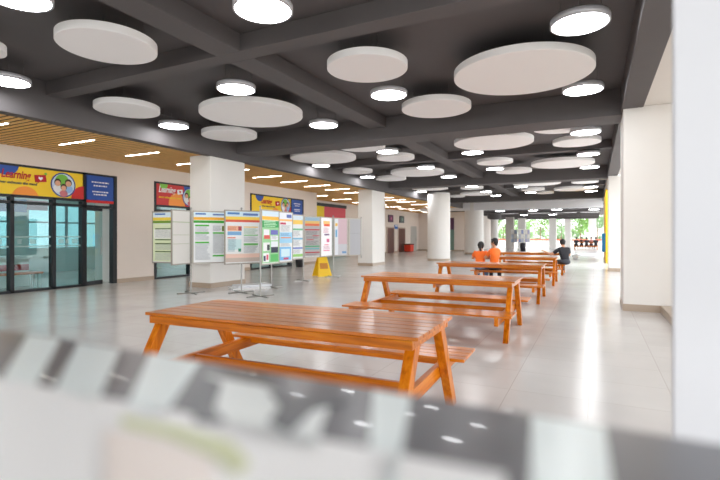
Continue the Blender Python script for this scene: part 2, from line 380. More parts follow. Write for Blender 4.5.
# ------------------------------------------------------------------ signs
def onwall(vs, y, z, x): return [Vector((x + v[2], y + v[0], z + v[1])) for v in vs]
def disc_poly(y, z, r, x, n=28, a0=0, a1=2*PI, clip=None):
    pts = [(y + r*math.cos(a0+(a1-a0)*i/n), z + r*math.sin(a0+(a1-a0)*i/n)) for i in range(n+1)]
    if clip: pts = [(min(max(p[0], clip[0]), clip[1]), min(max(p[1], clip[2]), clip[3])) for p in pts]
    return [(x, p[0], p[1]) for p in pts]
def sign_board(label, y0, y1, c, extras, words, photo=None):
    z0, z1 = 2.42, ST - .06; X = WX + .02
    root = empty('shop_sign', (X, (y0+y1)/2, z0)); off = (X, (y0+y1)/2, z0)
    tag(root, label, 'sign')
    b = MB(); b.box((X - .06, y0 + .03, z0), (X, y1 - .03, z1), 0); mats = [c]
    x = X + .002
    for e in extras:
        mats.append(e[0]); x += .0008
        pts = disc_poly(e[1], e[2], e[3], x, clip=(y0 + .03, y1 - .03, z0, z1))
        b.add(pts, [tuple(range(len(pts)))], len(mats) - 1)
    b.build('board', mats, root, off=off)
    if words:
        for i, (s, size, y, z, c2, sh) in enumerate(words):
            vs, fs = text_verts(s, size, sh, size*.02); vs = [Vector((v.x*(.68 if s == 'Learning' else 1), v.y, v.z)) for v in vs]; t = MB(); t.add(onwall(vs, y, z, X + .008), fs)
            t.build('lettering', c2, root, off=off)
    if photo:
        y, z, r = photo; x = X + .008
        ph = MB(); pm = [col(30, 60, 150), col(120, 190, 70), col(60, 40, 35), col(225, 170, 140), col(150, 190, 235), col(205, 120, 130), col(236, 236, 240), col(200, 220, 240)]
        def d(yy, zz, rr, m, k, sc=1.0):
            pts = [(x + k*.001, yy + rr*math.cos(2*PI*i/20), zz + rr*sc*math.sin(2*PI*i/20)) for i in range(20)]
            ph.add(pts, [tuple(range(20))], m)
        d(y, z, r, 0, 0); d(y, z, r*.9, 7, 1); d(y - r*.1, z + r*.3, r*.55, 1, 2)
        for fy, fz, s, shirt, hair in ((-.45, .1, .26, 6, 2), (.4, .12, .27, 4, 2), (.02, -.25, .24, 5, 2)):
            d(y + fy*r, z + (fz - .42)*r, s*1.5*r*.9, shirt, 3, .9); d(y + fy*r, z + (fz+.08)*r, s*1.05*r, hair, 4, 1.1); d(y + fy*r, z + fz*r, s*.85*r, 3, 5)
        ph.build('photo', pm, root, off=off)
    return root, off, X
def heart_badge(root, off, X, y, z, s, plate, hc):
    b = MB(); b.obox((X + .01, y, z), (.006, 0, 0), (0, s*1.15, s*.12), (0, -s*.1, s*.75))
    b.add([(X+.012, y - s*.7, z - s*.5), (X+.012, y - s*.2, z - s*.6), (X+.012, y - s*.55, z - s*1.15)], [(0, 2, 1)])
    b.build('badge', plate, root, off=off)
    pts = []
    for i in range(24):
        t = 2*PI*i/24; hx = .032*16*math.sin(t)**3*s*.9; hy = .032*(13*math.cos(t) - 5*math.cos(2*t) - 2*math.cos(3*t) - math.cos(4*t))*s*.9
        pts.append((X + .018, y + hx, z + hy))
    m = MB(); m.add(pts, [tuple(range(24))]); m.build('heart', hc, root, off=off)
YEL, RED, BLU, ORA, GRN, WHT = col(246, 208, 28, .45), col(204, 34, 34, .45), col(28, 78, 168, .45), col(246, 150, 50, .45), col(120, 190, 60, .45), col(245, 245, 245, .5)
r, off, X = sign_board('yellow Learning shop sign with red heart badge, over the leftmost glass front', S1[0], S1[1], YEL,
    [(BLU, 6.32, 3.15, .28), (ORA, 6.75, 2.32, .32), (RED, 8.25, 2.42, .36), (GRN, 7.23, 3.0, .035)],
    [('Learning', .28, 6.2, 2.82, col(190, 26, 44), .25), ('never exhausts the mind', .092, 6.1, 2.68, col(40, 60, 90), .15)], (7.68, 2.76, .33))
heart_badge(r, off, X, 7.1, 2.87, .12, col(190, 26, 44), WHT)
def blue_sign(label, y0, y1):
    r, off, X = sign_board(label, y0, y1, BLU, [], None)
    m = MB(); ym = (y0 + y1) / 2
    for z, w in ((2.93, .26), (2.83, .2), (2.66, .24), (2.58, .2)):
        y = ym - w
        while y < ym + w:
            L = random.uniform(.03, .08); m.box((X, y, z - .018), (X + .004, min(y + L, ym + w), z + .018)); y += L + .025
    m.build('lettering', WHT, r, off=off)
    MB().box((X - .06, y0 + .05, 2.34), (X + .003, y1 - .05, 2.415)).build('footer', RED, r, off=off)
    return r
blue_sign('plain blue sign over the glass door of the leftmost shop', S1[1], S1[2])
r, off, X = sign_board('red Learning shop sign half hidden by the square column', S2[0], S2[1], RED,
    [(ORA, 11.5, 2.5, .35), (GRN, 10.95, 3.1, .16), (BLU, 11.95, 3.1, .16)],
    [('Learning', .29, 10.74, 2.84, WHT, .25), ('never exhausts the mind', .09, 10.75, 2.65, YEL, .15)], (12.05, 2.75, .32))
heart_badge(r, off, X, 11.62, 2.9, .1, WHT, RED)
blue_sign('blue sign beside the red sign, mostly behind the square column', S2[1], S2[2])
r, off, X = sign_board('yellow shop sign with round photo, seen above the poster boards', S3[0], S3[1], YEL,
    [(BLU, 15.9, 3.15, .28), (ORA, 17.0, 2.35, .3), (RED, 18.15, 2.42, .32)],
    [('Learning', .31, 16.0, 2.80, col(190, 26, 44), .25), ('never exhausts the mind', .092, 16.05, 2.66, col(40, 60, 90), .15)], (17.75, 2.78, .36))
heart_badge(r, off, X, 17.15, 2.85, .13, col(190, 26, 44), WHT)
blue_sign('blue sign right of the far yellow sign above the poster boards', S3[1], S3[2])
# far sign on the recessed wall
fs = empty('shop_sign', (WX2, 25.5, 2.5)); tag(fs, 'far yellow and pink shop sign above the grey back boards', 'sign')
MB().box((0, -1.7, 0), (.05, -.2, .75)).build('yellow_panel', col(236, 206, 40), fs); MB().box((0, -.2, 0), (.05, 2.6, .75)).build('pink_panel', col(214, 84, 96), fs)
MB().box((0, -1.8, .75), (.08, 2.7, .95)).build('top_rail', BLACKF, fs)
struct(MB().box((WX2, 23.7, 0), (WX2 + .03, 28.2, 2.45)).build('window_7', GLASS), 'glass shop front in the recessed wall')
# lifts
for k, (a, b) in enumerate(((387, 393.6), (398.2, 404.6))):
    y0, y1 = y_on(a, WX2), y_on(b, WX2)
    lab = ['nearer', 'farther'][k]
    dd = empty('door_%d' % (2 + k), (WX2, (y0+y1)/2, 0)); struct(dd, '%s brown lift door in the far left wall' % lab)
    w = (y1 - y0) / 2
    MB().box((0, -w, 0), (.03, -.01, 2.05)).box((0, .01, 0), (.03, w, 2.05)).build('leaf', col(98, 58, 50, .35), dd)
    MB().box((0, -w-.1, 0), (.05, -w, 2.15)).box((0, w, 0), (.05, w+.1, 2.15)).box((0, -w, 2.05), (.05, w, 2.15)).build('frame', col(190, 172, 158, .4), dd)
    yc = (y0+y1)/2
    sc = empty('wall_screen', (WX2, yc, 2.55)); tag(sc, ['purple wall screen above the nearer lift door', 'grey green wall screen above the farther lift door'][k], 'screen')
    MB().box((0, -.5, 0), (.06, .5, .6)).build('frame', BLACKF, sc); MB().box((.06, -.46, .04), (.064, .46, .56)).build('display', mat('screen_%d' % k, rgb(*((92, 30, 84), (90, 108, 112))[k]), .3), sc)
    MB().ball((.064, .05, .3), .13, sc=(.03, 1, 1)).build('emblem', [col(206, 120, 160), col(160, 190, 170)][k], sc)
ws = empty('wall_sign', (WX2, y_on(395.8, WX2), 2.0)); tag(ws, 'small blue and white sign between the two lift doors', 'sign')
MB().box((0, -.35, 0), (.05, .35, .35)).build('panel', col(40, 110, 190), ws); MB().box((.05, -.28, .22), (.054, .28, .3)).build('lettering', WHT, ws)
p = at(409, 252, 0)
bx = empty('litter_bin', (WX2 + .55, y_on(409, WX2 + .55), 0)); tag(bx, 'red bin with dark lid by the far lift door', 'bin')
MB().box((-.3, -.4, .05), (.3, .4, .62)).build('body', col(226, 62, 34), bx, bevel=.03); MB().box((-.33, -.43, .62), (.33, .43, .72)).build('lid', col(90, 40, 36), bx, bevel=.02); MB().box((-.26, -.36, 0), (.26, .36, .05)).build('base', BLACKF, bx)
dd = empty('door_4', (WX2, y_on(413.5, WX2), 0)); struct(dd, 'pale service door beyond the lifts')
MB().box((0, -.75, 0), (.04, .75, 2.3)).build('leaf', col(186, 186, 182), dd); MB().box((.04, .5, 1.0), (.09, .56, 1.15)).build('handle', STEEL, dd)
ps = empty('wall_poster', (x_on(452, 42.9), 42.95, 0)); tag(ps, 'tall dark green and purple poster seen between the round columns', 'poster')
MB().box((-.18, -.02, 2.0), (.18, .02, 3.1)).build('upper_sheet', col(90, 60, 90), ps); MB().box((-.18, -.02, .1), (.18, .02, 2.0)).build('lower_sheet', col(110, 140, 130), ps)

# ================================================================== CEILING LAMPS AND DISCS
HB = 3.9
def lamp_proto():
    r = empty('ceiling_lamp', (0, 0, 0)); R = .33
    MB().lathe([(R*.93, .004), (R*.93, 0), (R, .0), (R, .07), (R*.97, .085), (0.001, .085)], 40).build('rim', RIM, r)
    MB().lathe([(.001, .003), (R*.93, .003)], 40, smooth=False).build('diffuser', LAMP, r)
    for k in range(3):
        a = 2*PI*k/3 + .5
        MB().cyl((R*.8*math.cos(a), R*.8*math.sin(a), .08), (R*.8*math.cos(a), R*.8*math.sin(a), SLAB - HB + .14), .004, n=6).build('wire', WIRE, r)
    return r
LP = [(17, -2), (263, 11), (7, 82), (236, 89.7), (388.7, 95.5), (323.5, 125.5), (173.5, 126.5), (580, 24.5), (583, 90.5),
      (585.5, 132.8), (588.5, 154.5), (589.8, 167.5), (387.5, 152), (472.5, 153), (321, 165.8), (425.7, 167.8), (495, 169), (367.5, 177.3), (448.6, 177),
      (472, 186.6), (486.5, 191.8), (496, 195.8), (521, 186.9), (530.6, 192.7), (591, 179.3), (591.3, 187.1), (591.3, 191.3), (421.3, 191.8), (441, 197)]
rows = {0: [], 1: [], 2: [], 3: []}
for px, py in LP:
    q = fit_disc(px, py, 30, HB - (.13 if (px, py) in ((585.5, 132.8), (441, 197)) else 0))[0] if py > 15 else at(px, py, HB)
    k = min(range(4), key=lambda i: abs(q.x - (-.17, -3.3, -5.6, -8.5)[i]))
    rows[k].append(q)
RN = ['in the row along the right columns', 'in the row right of the middle beam', 'in the row left of the middle beam', 'in the row beside the slat ceiling']
lp0 = lamp_proto(); first = True
for k in rows:
    for i, q in enumerate(sorted(rows[k], key=lambda v: v.y)):
        o = lp0 if first else copy_tree(lp0); first = False
        o.location = q
        tag(o, 'round ceiling lamp, %s from the camera %s' % (ORD[i], RN[k]), 'lamp', 'round lamps of the main ceiling')
for i, (px, zc) in enumerate(((500, 38), (533, 37), (557, 36), (594, 35.5), (523.5, 45), (552.5, 44))):
    o = copy_tree(lp0); q = atz(px, zc, 3.40); o.location = q; o.scale = (1.2, 1.2, .8)
    tag(o, 'far ceiling lamp beyond the white lintel, %s from left in the %s row' % ((ORD[i], 'front') if i < 4 else (ORD[i-4], 'back')), 'lamp', 'lamps beyond the lintel')
DL = [(-22, 50, 58), (105.5, 46.5, 104), (126.5, 110.5, 67.5), (250.5, 114.5, 104), (229, 136, 56), (367.3, 68.5, 80.5), (436.5, 109, 69.5), (525, 72.5, 142),
      (323, 158.6, 66), (361.5, 147.5, 48), (395.7, 158.8, 37.5), (357.5, 172.3, 30), (417.3, 173.3, 53.5), (391, 179.5, 30.5), (494, 142.8, 80), (563, 127.5, 62),
      (577, 143, 49), (495, 163, 36), (563, 164.3, 64), (514, 172, 36),
      (472, 188.6, 23), (476, 194.6, 32), (457, 197, 16), (537, 183.8, 48), (533, 190.2, 23.5), (574, 189.5, 40.5), (585, 182.5, 27.5), (545, 193.4, 18), (430, 189, 36), (439, 195, 22)]
def disc_proto():
    r = empty('ceiling_disc', (0, 0, 0))
    MB().lathe([(.001, 0), (.988, 0)], 72, smooth=False).lathe([(.988, 0), (1, .007)], 72).lathe([(1, .007), (1, .106)], 72).lathe([(1, .106), (.985, .112), (.001, .112)], 72, smooth=False).build('panel', DISC, r)
    return r
BN = ['nearer than the first cross beam', 'between the first and second cross beams', 'between the second and third cross beams', 'between the third and fourth cross beams',
      'between the fourth and fifth cross beams', 'between the fifth and sixth cross beams', 'past the sixth cross beam']
BE = [5.35, 10.8, 15.9, 21.8, 27, 32.8, 99]
bays = {i: [] for i in range(7)}
for px, py, w in DL:
    q, d = fit_disc(px, py, w, HB)
    k = next(i for i, e in enumerate(BE) if q.y < e); bays[k].append((px, q, d))
dp = disc_proto()
first = True
for k in bays:
    L = sorted(bays[k], key=lambda t: t[0])
    for i, (px, q, d) in enumerate(L):
        if first: o = dp; first = False
        else: o = copy_tree(dp)
        o.location = (q.x, q.y, HB)
        o.children[0].scale = (d/2, d/2, 1)
        for j in range(4):
            a = PI/4 + PI/2*j
            MB().cyl((d*.36*math.cos(a), d*.36*math.sin(a), .11), (d*.36*math.cos(a), d*.36*math.sin(a), SLAB - HB), .003, n=5).build('wire', WIRE, o)
        sz = 'large' if d > 1.6 else ('medium' if d > 1.15 else 'small')
        tag(o, '%s white ceiling disc, %s from left %s' % (sz, ORD[i], BN[k]), 'ceiling panel', 'round acoustic discs of the ceiling')
for i, (px, zc, d) in enumerate(((486, 38.5, 1.6), (516, 38, 1.7), (544.5, 37.5, 1.4), (576, 36.5, 1.8), (508, 46, 2.0), (538, 45, 2.0), (566, 45, 2.2), (590, 43, 1.6))):
    q = atz(px, zc, 3.58); o = copy_tree(dp); o.location = q
    for ch in list(o.children):
        if ch.name.startswith('wire'): bpy.data.objects.remove(ch)
    o.children[0].scale = (d/2, d/2, .8)
    for j in range(4):
        a = PI/4 + PI/2*j
        MB().cyl((d*.36*math.cos(a), d*.36*math.sin(a), .08), (d*.36*math.cos(a), d*.36*math.sin(a), .17), .006, n=5).build('wire', WIRE, o)
    tag(o, 'far ceiling disc beyond the white lintel, %s from left in the %s row' % ((ORD[i], 'front') if i < 4 else (ORD[i-4], 'back')), 'ceiling panel', 'far discs beyond the lintel')
# strip lights in the wooden ceiling
def strip_proto():
    r = empty('ceiling_strip_light', (0,0,0))
    MB().box((-.66, -.032, -.012), (.66, .032, .08)).build('housing', col(225, 220, 210), r)
    MB().box((-.64, -.022, -.014), (.64, .022, -.011)).build('diffuser', STRIP, r)
    return r
sp = strip_proto(); first = True; i = 0
for rowi, (x, ys) in enumerate(((-10.85, [5.1, 6.87, 8.64, 10.4, 12.2, 14.0, 15.75, 17.5, 19.3, 21.1, 22.9, 24.7, 26.5, 28.3, 31.0, 34.0, 37.0, 40]), (-13.6, [22.0, 24.7, 27.4, 30.1, 32.8, 35.5, 38.2, 41]))):
    for i, y in enumerate(ys):
        o = sp if first else copy_tree(sp); first = False
        o.location = (x, y, WOODC)
        tag(o, 'strip light in the wooden ceiling, %s from camera in the %s' % (ORD[i], ['row nearest the dark beam', 'inner row'][rowi]), 'lamp', 'strip lights of the wooden ceiling')

# ================================================================== PICNIC TABLES
TT, BH = .78, .40
def picnic_table():
    r = empty('picnic_table', (0, 0, 0)); hl, hw = 1.16, .435
    t = MB(); n = 7; pw = 2*hw/n
    for i in range(n): t.box((-hl, -hw + i*pw + .003, TT - .024), (hl, -hw + (i+1)*pw - .003, TT))
    t.build('tabletop', WOODT, r, bevel=.004)
    a = MB()
    for s in (-1, 1): a.box((-hl + .05, s*(hw - .02) - .018, TT - .084), (hl - .035, s*(hw - .02) + .018, TT - .025))
    for s in (-1, 1): a.box((s*(hl - .055) - .018, -hw + .04, TT - .084), (s*(hl - .055) + .018, hw - .04, TT - .025))
    for x in (-.4, .4): a.box((x - .03, -hw + .04, TT - .07), (x + .03, hw - .04, TT - .025))
    a.build('apron', WOODX, r, bevel=.004)
    for sx in (-1, 1):
        x = sx*(hl - .075)
        for sy in (-1, 1):
            p0, p1 = Vector((x, sy*.275, TT - .026)), Vector((x, sy*.70, 0))
            m = MB(); w = Vector((0, .055, 0)); q = Vector((.034, 0, 0))
            vs = [p1 - w - q, p1 + w - q, p1 + w + q, p1 - w + q, p0 - w - q, p0 + w - q, p0 + w + q, p0 - w + q]
            m.add(vs, [(0,1,2,3), (7,6,5,4), (4,5,1,0), (5,6,2,1), (6,7,3,2), (7,4,0,3)] if True else [])
            m.build('leg', WOODZ, r, bevel=.004)
        xb = x - sx*.062
        MB().box((xb - .025, -1.06, BH - .13), (xb + .025, 1.05, BH - .027)).build('seat_support', WOODY, r, bevel=.004)
    MB().box((-hl + .17, -.06, BH - .135), (hl - .17, -.02, BH - .03)).build('stretcher', WOODX, r, bevel=.004)
    for sy in (-1, 1):
        b = MB()
        for i in range(4): b.box((-hl + .0, sy*.62 + sy*(i*.112), BH - .026), (hl + .05, sy*.62 + sy*(i*.112 + .105), BH))
        b.build('bench_seat', WOODT, r, bevel=.004)
        MB().box((-hl + .19, sy*.69, BH - .08), (hl - .19, sy*.73, BH - .027)).build('bench_rail', WOODX, r)
    return r
TX = -2.135; TY = [3.11, 7.05, 10.98, 14.9, 18.8]
TL = ['nearest varnished wooden picnic table with its benches, whole top in view', 'second wooden picnic table from the camera, nobody seated at it',
      'third wooden picnic table, in front of the orange shirted pair', 'fourth wooden picnic table, where the orange shirted pair sits', 'farthest wooden picnic table of the row, where the man in black sits']
pt = picnic_table()
for i, y in enumerate(TY):
    o = pt if i == 0 else copy_tree(pt)
    o.location = (TX, y, 0); o.rotation_euler = (0, 0, .03 if i == 0 else .008); tag(o, TL[i], 'picnic table', 'row of wooden picnic tables')

# ================================================================== POSTER STANDS
POST = {}
def P(c, rough=.55): return col(*c, rough)
def poster_blocks(kind):
    B = [(0, 0, 1, 1, (238, 240, 240))]
    def lines(u0, v0, u1, v1, step=.022, c=(170, 175, 180)):
        v = v0
        while v < v1 - .008:
            B.append((u0, v, u0 + (u1-u0)*random.uniform(.75, 1), v + step*.42, c)); v += step
    if kind in ('green', 'lime'):
        B += [(0, 0, 1, .09, (214, 232, 242)), (.05, .02, .35, .05, (70, 110, 180)), (.55, .03, .95, .06, (90, 110, 170)), (0, .1, 1, .155, (246, 178, 52)), (0, .165, 1, .215, (60, 165, 50))]
        if kind == 'lime':
            B += [(0, .1, 1, .16, (236, 206, 70)), (0, .165, 1, .22, (110, 150, 50)), (0, .23, 1, .99, (222, 232, 196)), (.02, .34, .98, .53, (240, 242, 236))]
            for v in (.32, .54, .62, .78): B.append((.06, v, .6 if v == .62 else .97, v + .022, (70, 100, 40)))
            lines(.06, .36, .9, .52); lines(.06, .65, .9, .76); lines(.06, .82, .9, .97)
        else:
            for (u, v) in ((.04, .25), (.04, .40), (.04, .59), (.55, .40), (.55, .86)): B.append((u, v, u + .4, v + .03, (70, 185, 50)))
            B += [(.82, .27, .96, .38, (110, 120, 50)), (.88, .76, .97, .88, (140, 190, 60))]
            lines(.04, .29, .45, .39); lines(.04, .44, .45, .58); lines(.04, .63, .48, .95); lines(.55, .44, .95, .84); lines(.55, .27, .8, .38)
    elif kind == 'colour':
        B += [(0, 0, 1, .1, (206, 228, 242)), (.05, .02, .4, .06, (80, 130, 190)), (.5, .03, .95, .075, (90, 120, 180)), (0, .1, 1, .16, (250, 214, 90)), (0, .16, 1, .205, (228, 100, 80)),
              (.05, .28, .45, .38, (246, 190, 160)), (.36, .29, .46, .37, (180, 80, 90)), (.05, .39, .45, .46, (130, 180, 220)), (.52, .29, .95, .31, (250, 210, 100)), (.52, .45, .95, .47, (120, 200, 120)), (.52, .62, .95, .66, (110, 190, 100)),
              (.05, .5, .28, .52, (230, 120, 90)), (.08, .54, .45, .74, (206, 232, 234)), (.36, .72, .44, .78, (60, 140, 110)), (.0, .82, 1, .9, (240, 206, 190)), (0, .9, 1, .98, (206, 190, 180))]
        lines(.52, .33, .95, .44, c=(150, 190, 160)); lines(.52, .49, .95, .6); lines(.52, .68, .95, .8); lines(.05, .54, .3, .78, c=(140, 170, 180)); lines(.05, .3, .34, .37, c=(200, 130, 100))
    elif kind == 'greenpic':
        B += [(0, 0, 1, .1, (210, 228, 240)), (0, .1, 1, .17, (248, 190, 60)), (0, .18, 1, .31, (40, 160, 80)), (0, .31, 1, .99, (150, 206, 150)), (.08, .35, .42, .5, (236, 236, 240)), (.5, .36, .95, .45, (110, 110, 190)), (.1, .46, .45, .53, (220, 90, 80)),
              (.5, .47, .95, .56, (240, 240, 244)), (.06, .6, .45, .76, (240, 240, 240)), (.28, .64, .44, .75, (50, 60, 60)), (.52, .58, .95, .7, (236, 240, 244)), (.52, .69, .95, .8, (40, 44, 70)), (.06, .8, .4, .97, (244, 244, 244)), (.08, .85, .2, .95, (30, 40, 80)), (.24, .83, .36, .93, (220, 90, 110)), (.5, .83, .95, .97, (90, 190, 100))]
        lines(.54, .48, .92, .55); lines(.1, .19, .9, .29, .03, (200, 240, 200))
    elif kind == 'blue':
        B += [(0, 0, 1, .16, (232, 236, 246)), (0, .13, 1, .17, (250, 190, 110)), (.55, .03, .95, .1, (90, 110, 180)), (.05, .2, .5, .24, (200, 60, 90)), (0, .4, 1, .62, (160, 212, 240)), (.1, .5, .9, .52, (240, 130, 60)), (0, .7, .9, .97, (120, 190, 236)), (.12, .74, .8, .9, (210, 236, 246)), (.3, .92, .7, .96, (200, 70, 110))]
        lines(.08, .26, .9, .39); lines(.08, .42, .9, .49, c=(110, 150, 190)); lines(.08, .63, .9, .69)
    elif kind == 'pale':
        B += [(0, 0, 1, .1, (216, 232, 244)), (0, .1, 1, .2, (246, 206, 90)), (0, .3, 1, .34, (110, 190, 140)), (0, .52, 1, .56, (120, 180, 210)), (0, .74, 1, .78, (110, 130, 200)), (0, .9, 1, .96, (150, 210, 110))]
        lines(.08, .36, .92, .5); lines(.08, .58, .92, .72); lines(.08, .8, .92, .89)
    elif kind == 'redgrey':
        B += [(0, 0, 1, .99, (176, 172, 170)), (0, 0, 1, .09, (150, 180, 200)), (0, .09, 1, .16, (226, 190, 110)), (0, .16, 1, .22, (226, 110, 70)), (0, .3, 1, .33, (190, 50, 60)), (.5, .46, 1, .48, (190, 60, 70)), (.1, .56, .6, .58, (190, 60, 70)), (0, .72, 1, .76, (90, 160, 120)), (0, .78, 1, .82, (110, 170, 180)), (0, .88, 1, .91, (180, 50, 60))]
        lines(.06, .35, .94, .45, c=(120, 120, 120)); lines(.06, .49, .94, .55, c=(120, 120, 120)); lines(.06, .6, .94, .7, c=(120, 120, 120)); lines(.06, .93, .94, .98, c=(120, 120, 120))
    elif kind == 'whitepic':
        B += [(0, 0, 1, 1, (246, 244, 246)), (.2, .08, .8, .16, (250, 200, 120)), (.25, .16, .8, .22, (236, 90, 60)), (.3, .42, .75, .46, (110, 70, 120)), (.5, .55, .75, .64, (220, 110, 150)), (.3, .7, .7, .72, (230, 60, 110)), (.2, .85, .8, .87, (230, 90, 140))]
        lines(.2, .26, .8, .4, .03, (210, 150, 170)); lines(.2, .75, .8, .83, .03, (210, 150, 170))
    elif kind == 'back':
        B = [(0, 0, 1, 1, (234, 231, 226)), (0, .2, 1, .22, (198, 206, 180)), (0, .45, 1, .46, (196, 200, 176)), (0, .62, 1, .63, (196, 200, 176))]
    elif kind == 'pinkback':
        B = [(0, 0, 1, 1, (206, 178, 186)), (0, .7, 1, 1, (196, 196, 200)), (0, 0, .28, 1, (222, 226, 232)), (.04, .12, .24, .2, (236, 190, 90)), (.06, .3, .2, .5, (110, 170, 210)), (.6, .9, .95, .96, (110, 150, 190))]
    elif kind == 'greyback':
        B = [(0, 0, 1, 1, (176, 176, 180)), (.02, .0, .06, 1, (200, 196, 170)), (.02, .4, .98, .41, (160, 160, 164))]
    return B
def panel(root, A, B, kind, z0=.72, z1=2.02, wires=True):
    off = tuple(root.location); A, B = Vector((A.x, A.y, 0)), Vector((B.x, B.y, 0))
    d = (B - A); L = d.length; d.normalize(); n = Vector((d.y, -d.x, 0))     # towards the camera
    fr = MB(); c = (A + B)/2; zc, hh = (z0+z1)/2, (z1-z0)/2
    fr.obox(c + Vector((0,0,zc)), d*(L/2 - .01), n*.008, (0, 0, hh - .01), 1)
    for p_ in (A + d*.012, B - d*.012): fr.obox(p_ + Vector((0,0,zc)), d*.013, n*.016, (0,0,hh), 0)
    for z in (z0 + .012, z1 - .012): fr.obox(c + Vector((0,0,z)), d*(L/2), n*.016, (0,0,.013), 0)
    pn = fr.build('panel', [ALU, col(210, 206, 200)], root, off=off)
    ps = MB(); mats = []; idx = {}
    for k, (u0, v0, u1, v1, cc) in enumerate(poster_blocks(kind)):
        if cc not in idx: idx[cc] = len(mats); mats.append(P(cc))
        x0, x1 = .03 + u0*(L - .06), .03 + u1*(L - .06); zt, zb = z1 - .03 - v0*(z1-z0-.06), z1 - .03 - v1*(z1-z0-.06)
        o_ = n*(.0095 + (.0012 if k else 0) + .00012*k)
        ps.quad(A + d*x0 + o_ + Vector((0,0,zb)), A + d*x1 + o_ + Vector((0,0,zb)), A + d*x1 + o_ + Vector((0,0,zt)), A + d*x0 + o_ + Vector((0,0,zt)), idx[cc])
    ps.build('poster', mats, pn, off=off)
def stand(label, pp, panels, ztop=2.08, yawb=.4):
    r = empty('poster_stand', (pp.x, pp.y, 0)); tag(r, label, 'display stand', 'poster stands in the hall')
    MB().cyl((0, 0, .02), (0, 0, ztop), .018, n=12).build('post', STEEL, r)
    b = MB(); d1 = Vector((math.cos(yawb), math.sin(yawb), 0)); 
    for k in range(4):
        a = yawb + PI/4 + PI/2*k; d1 = Vector((math.cos(a), math.sin(a), 0))
        b.obox(d1*.17 + Vector((0,0,.014)), d1*.17, Vector((-d1.y, d1.x, 0))*.022, (0,0,.013))
    b.build('foot', STEEL, r)
    MB().ball((0,0,ztop), .026, n=10).build('cap', STEEL, r)
    for A, B, k in panels: panel(r, A, B, k)
    return r
Pa = atz(191, 11.5)
def shift(p, q, dist):
    d = (q - p).normalized(); return p + d*dist
stand('poster stand with pale back leaf and green posters, left of the square column', Pa, [
    (atz(152.5, 11.9), shift(Pa, atz(152.5, 11.9), .04), 'lime'), (atz(171.3, 10.85), shift(Pa, atz(171.3, 10.85), .03), 'back'), (shift(Pa, atz(229, 11.95), .03), atz(229, 11.95), 'green')])
Pb = atz(241.5, 11.62)
stand('poster stand with one wide multicoloured poster, in front of the square column', Pb, [(atz(224.3, 11.1), atz(260.5, 11.7), 'colour')])
Pc = atz(260.3, 10.85)
stand('poster stand with green picture poster, nearest to the picnic tables', Pc, [(shift(Pc, atz(279, 11.6), .03), atz(279, 11.6), 'greenpic')])
Pd = atz(271.5, 12.75)
stand('poster stand with pale blue posters, behind the green picture poster', Pd, [(atz(278.5, 11.75), atz(292.5, 12.3), 'blue'), (shift(Pd, atz(303, 13.9), .5), atz(303, 13.9), 'pale')])
Pe = atz(303.3, 14.7)
stand('poster stand with grey red poster and white poster, middle of the far stands', Pe, [(shift(Pe, atz(320, 15.1), .03), atz(320, 15.1), 'redgrey'), (atz(320.4, 15.1), atz(332, 15.8), 'whitepic')])
Pf = atz(333.3, 16.1)
sf = stand('poster stand with pink and grey back boards, rightmost of the stands', Pf, [(shift(Pf, atz(347.5, 16.4), .02), atz(347.5, 16.4), 'pinkback'), (atz(348.3, 16.4), atz(361, 16.6), 'greyback')])
q = atz(361.2, 16.6) - Vector((Pf.x, Pf.y, 0))
MB().cyl((q.x, q.y, .62), (q.x, q.y, 2.08), .018, n=10).build('post', STEEL, sf)
# yellow floor sign
p = at(322, 276, 0)
wfs = empty('wet_floor_sign', (p.x, p.y, 0), 1.0); tag(wfs, 'yellow folding floor sign under the far poster boards', 'floor sign')
for s in (-1, 1):
    m = MB(); m.add([(a*w_, s*y_ + t_, z_) for z_, w_, y_ in ((0, .27, .24), (.74, .15, .03)) for a, t_ in ((-1, -.008), (1, -.008), (1, .008), (-1, .008))], [(0,3,2,1),(4,5,6,7),(0,1,5,4),(1,2,6,5),(2,3,7,6),(3,0,4,7)]); m.build('board', col(246, 200, 24, .4), wfs, bevel=.004)
MB().box((-.1, -.05, .70), (.1, .05, .74)).build('hinge', col(230, 180, 20), wfs)
MB().obox((0, -.148, .36), (.15, 0, 0), (0, .002, 0), (0, .028, .1)).build('warning_panel', col(200, 130, 40), wfs)
# white boards on the floor by the column
p = at(244, 288.5, 0)
fb = empty('foam_board', (p.x + .1, p.y + .1, 0), .95); tag(fb, 'stack of white boards lying on the floor beside the square column', 'board')
MB().box((-.5, -.28, 0), (.5, .28, .04)).build('lower_board', col(236, 236, 236), fb); MB().obox((.08, .03, .075), (.46, .06, 0), (-.03, .22, 0), (.0, 0, .03)).build('upper_board', col(228, 230, 234), fb)
# dark thing by the wall
p = at(299.3, 267, 0)
dk = empty('waste_bin', (p.x, p.y, 0)); tag(dk, 'small black bin on the floor beyond the poster stands', 'bin')
MB().lathe([(.001, 0), (.15, 0), (.19, .5), (.001, .5)], 20).build('body', col(30, 30, 34), dk); MB().lathe([(.2, .5), (.2, .54), (.05, .6), (.001, .6)], 20).build('lid', col(22, 22, 24), dk)

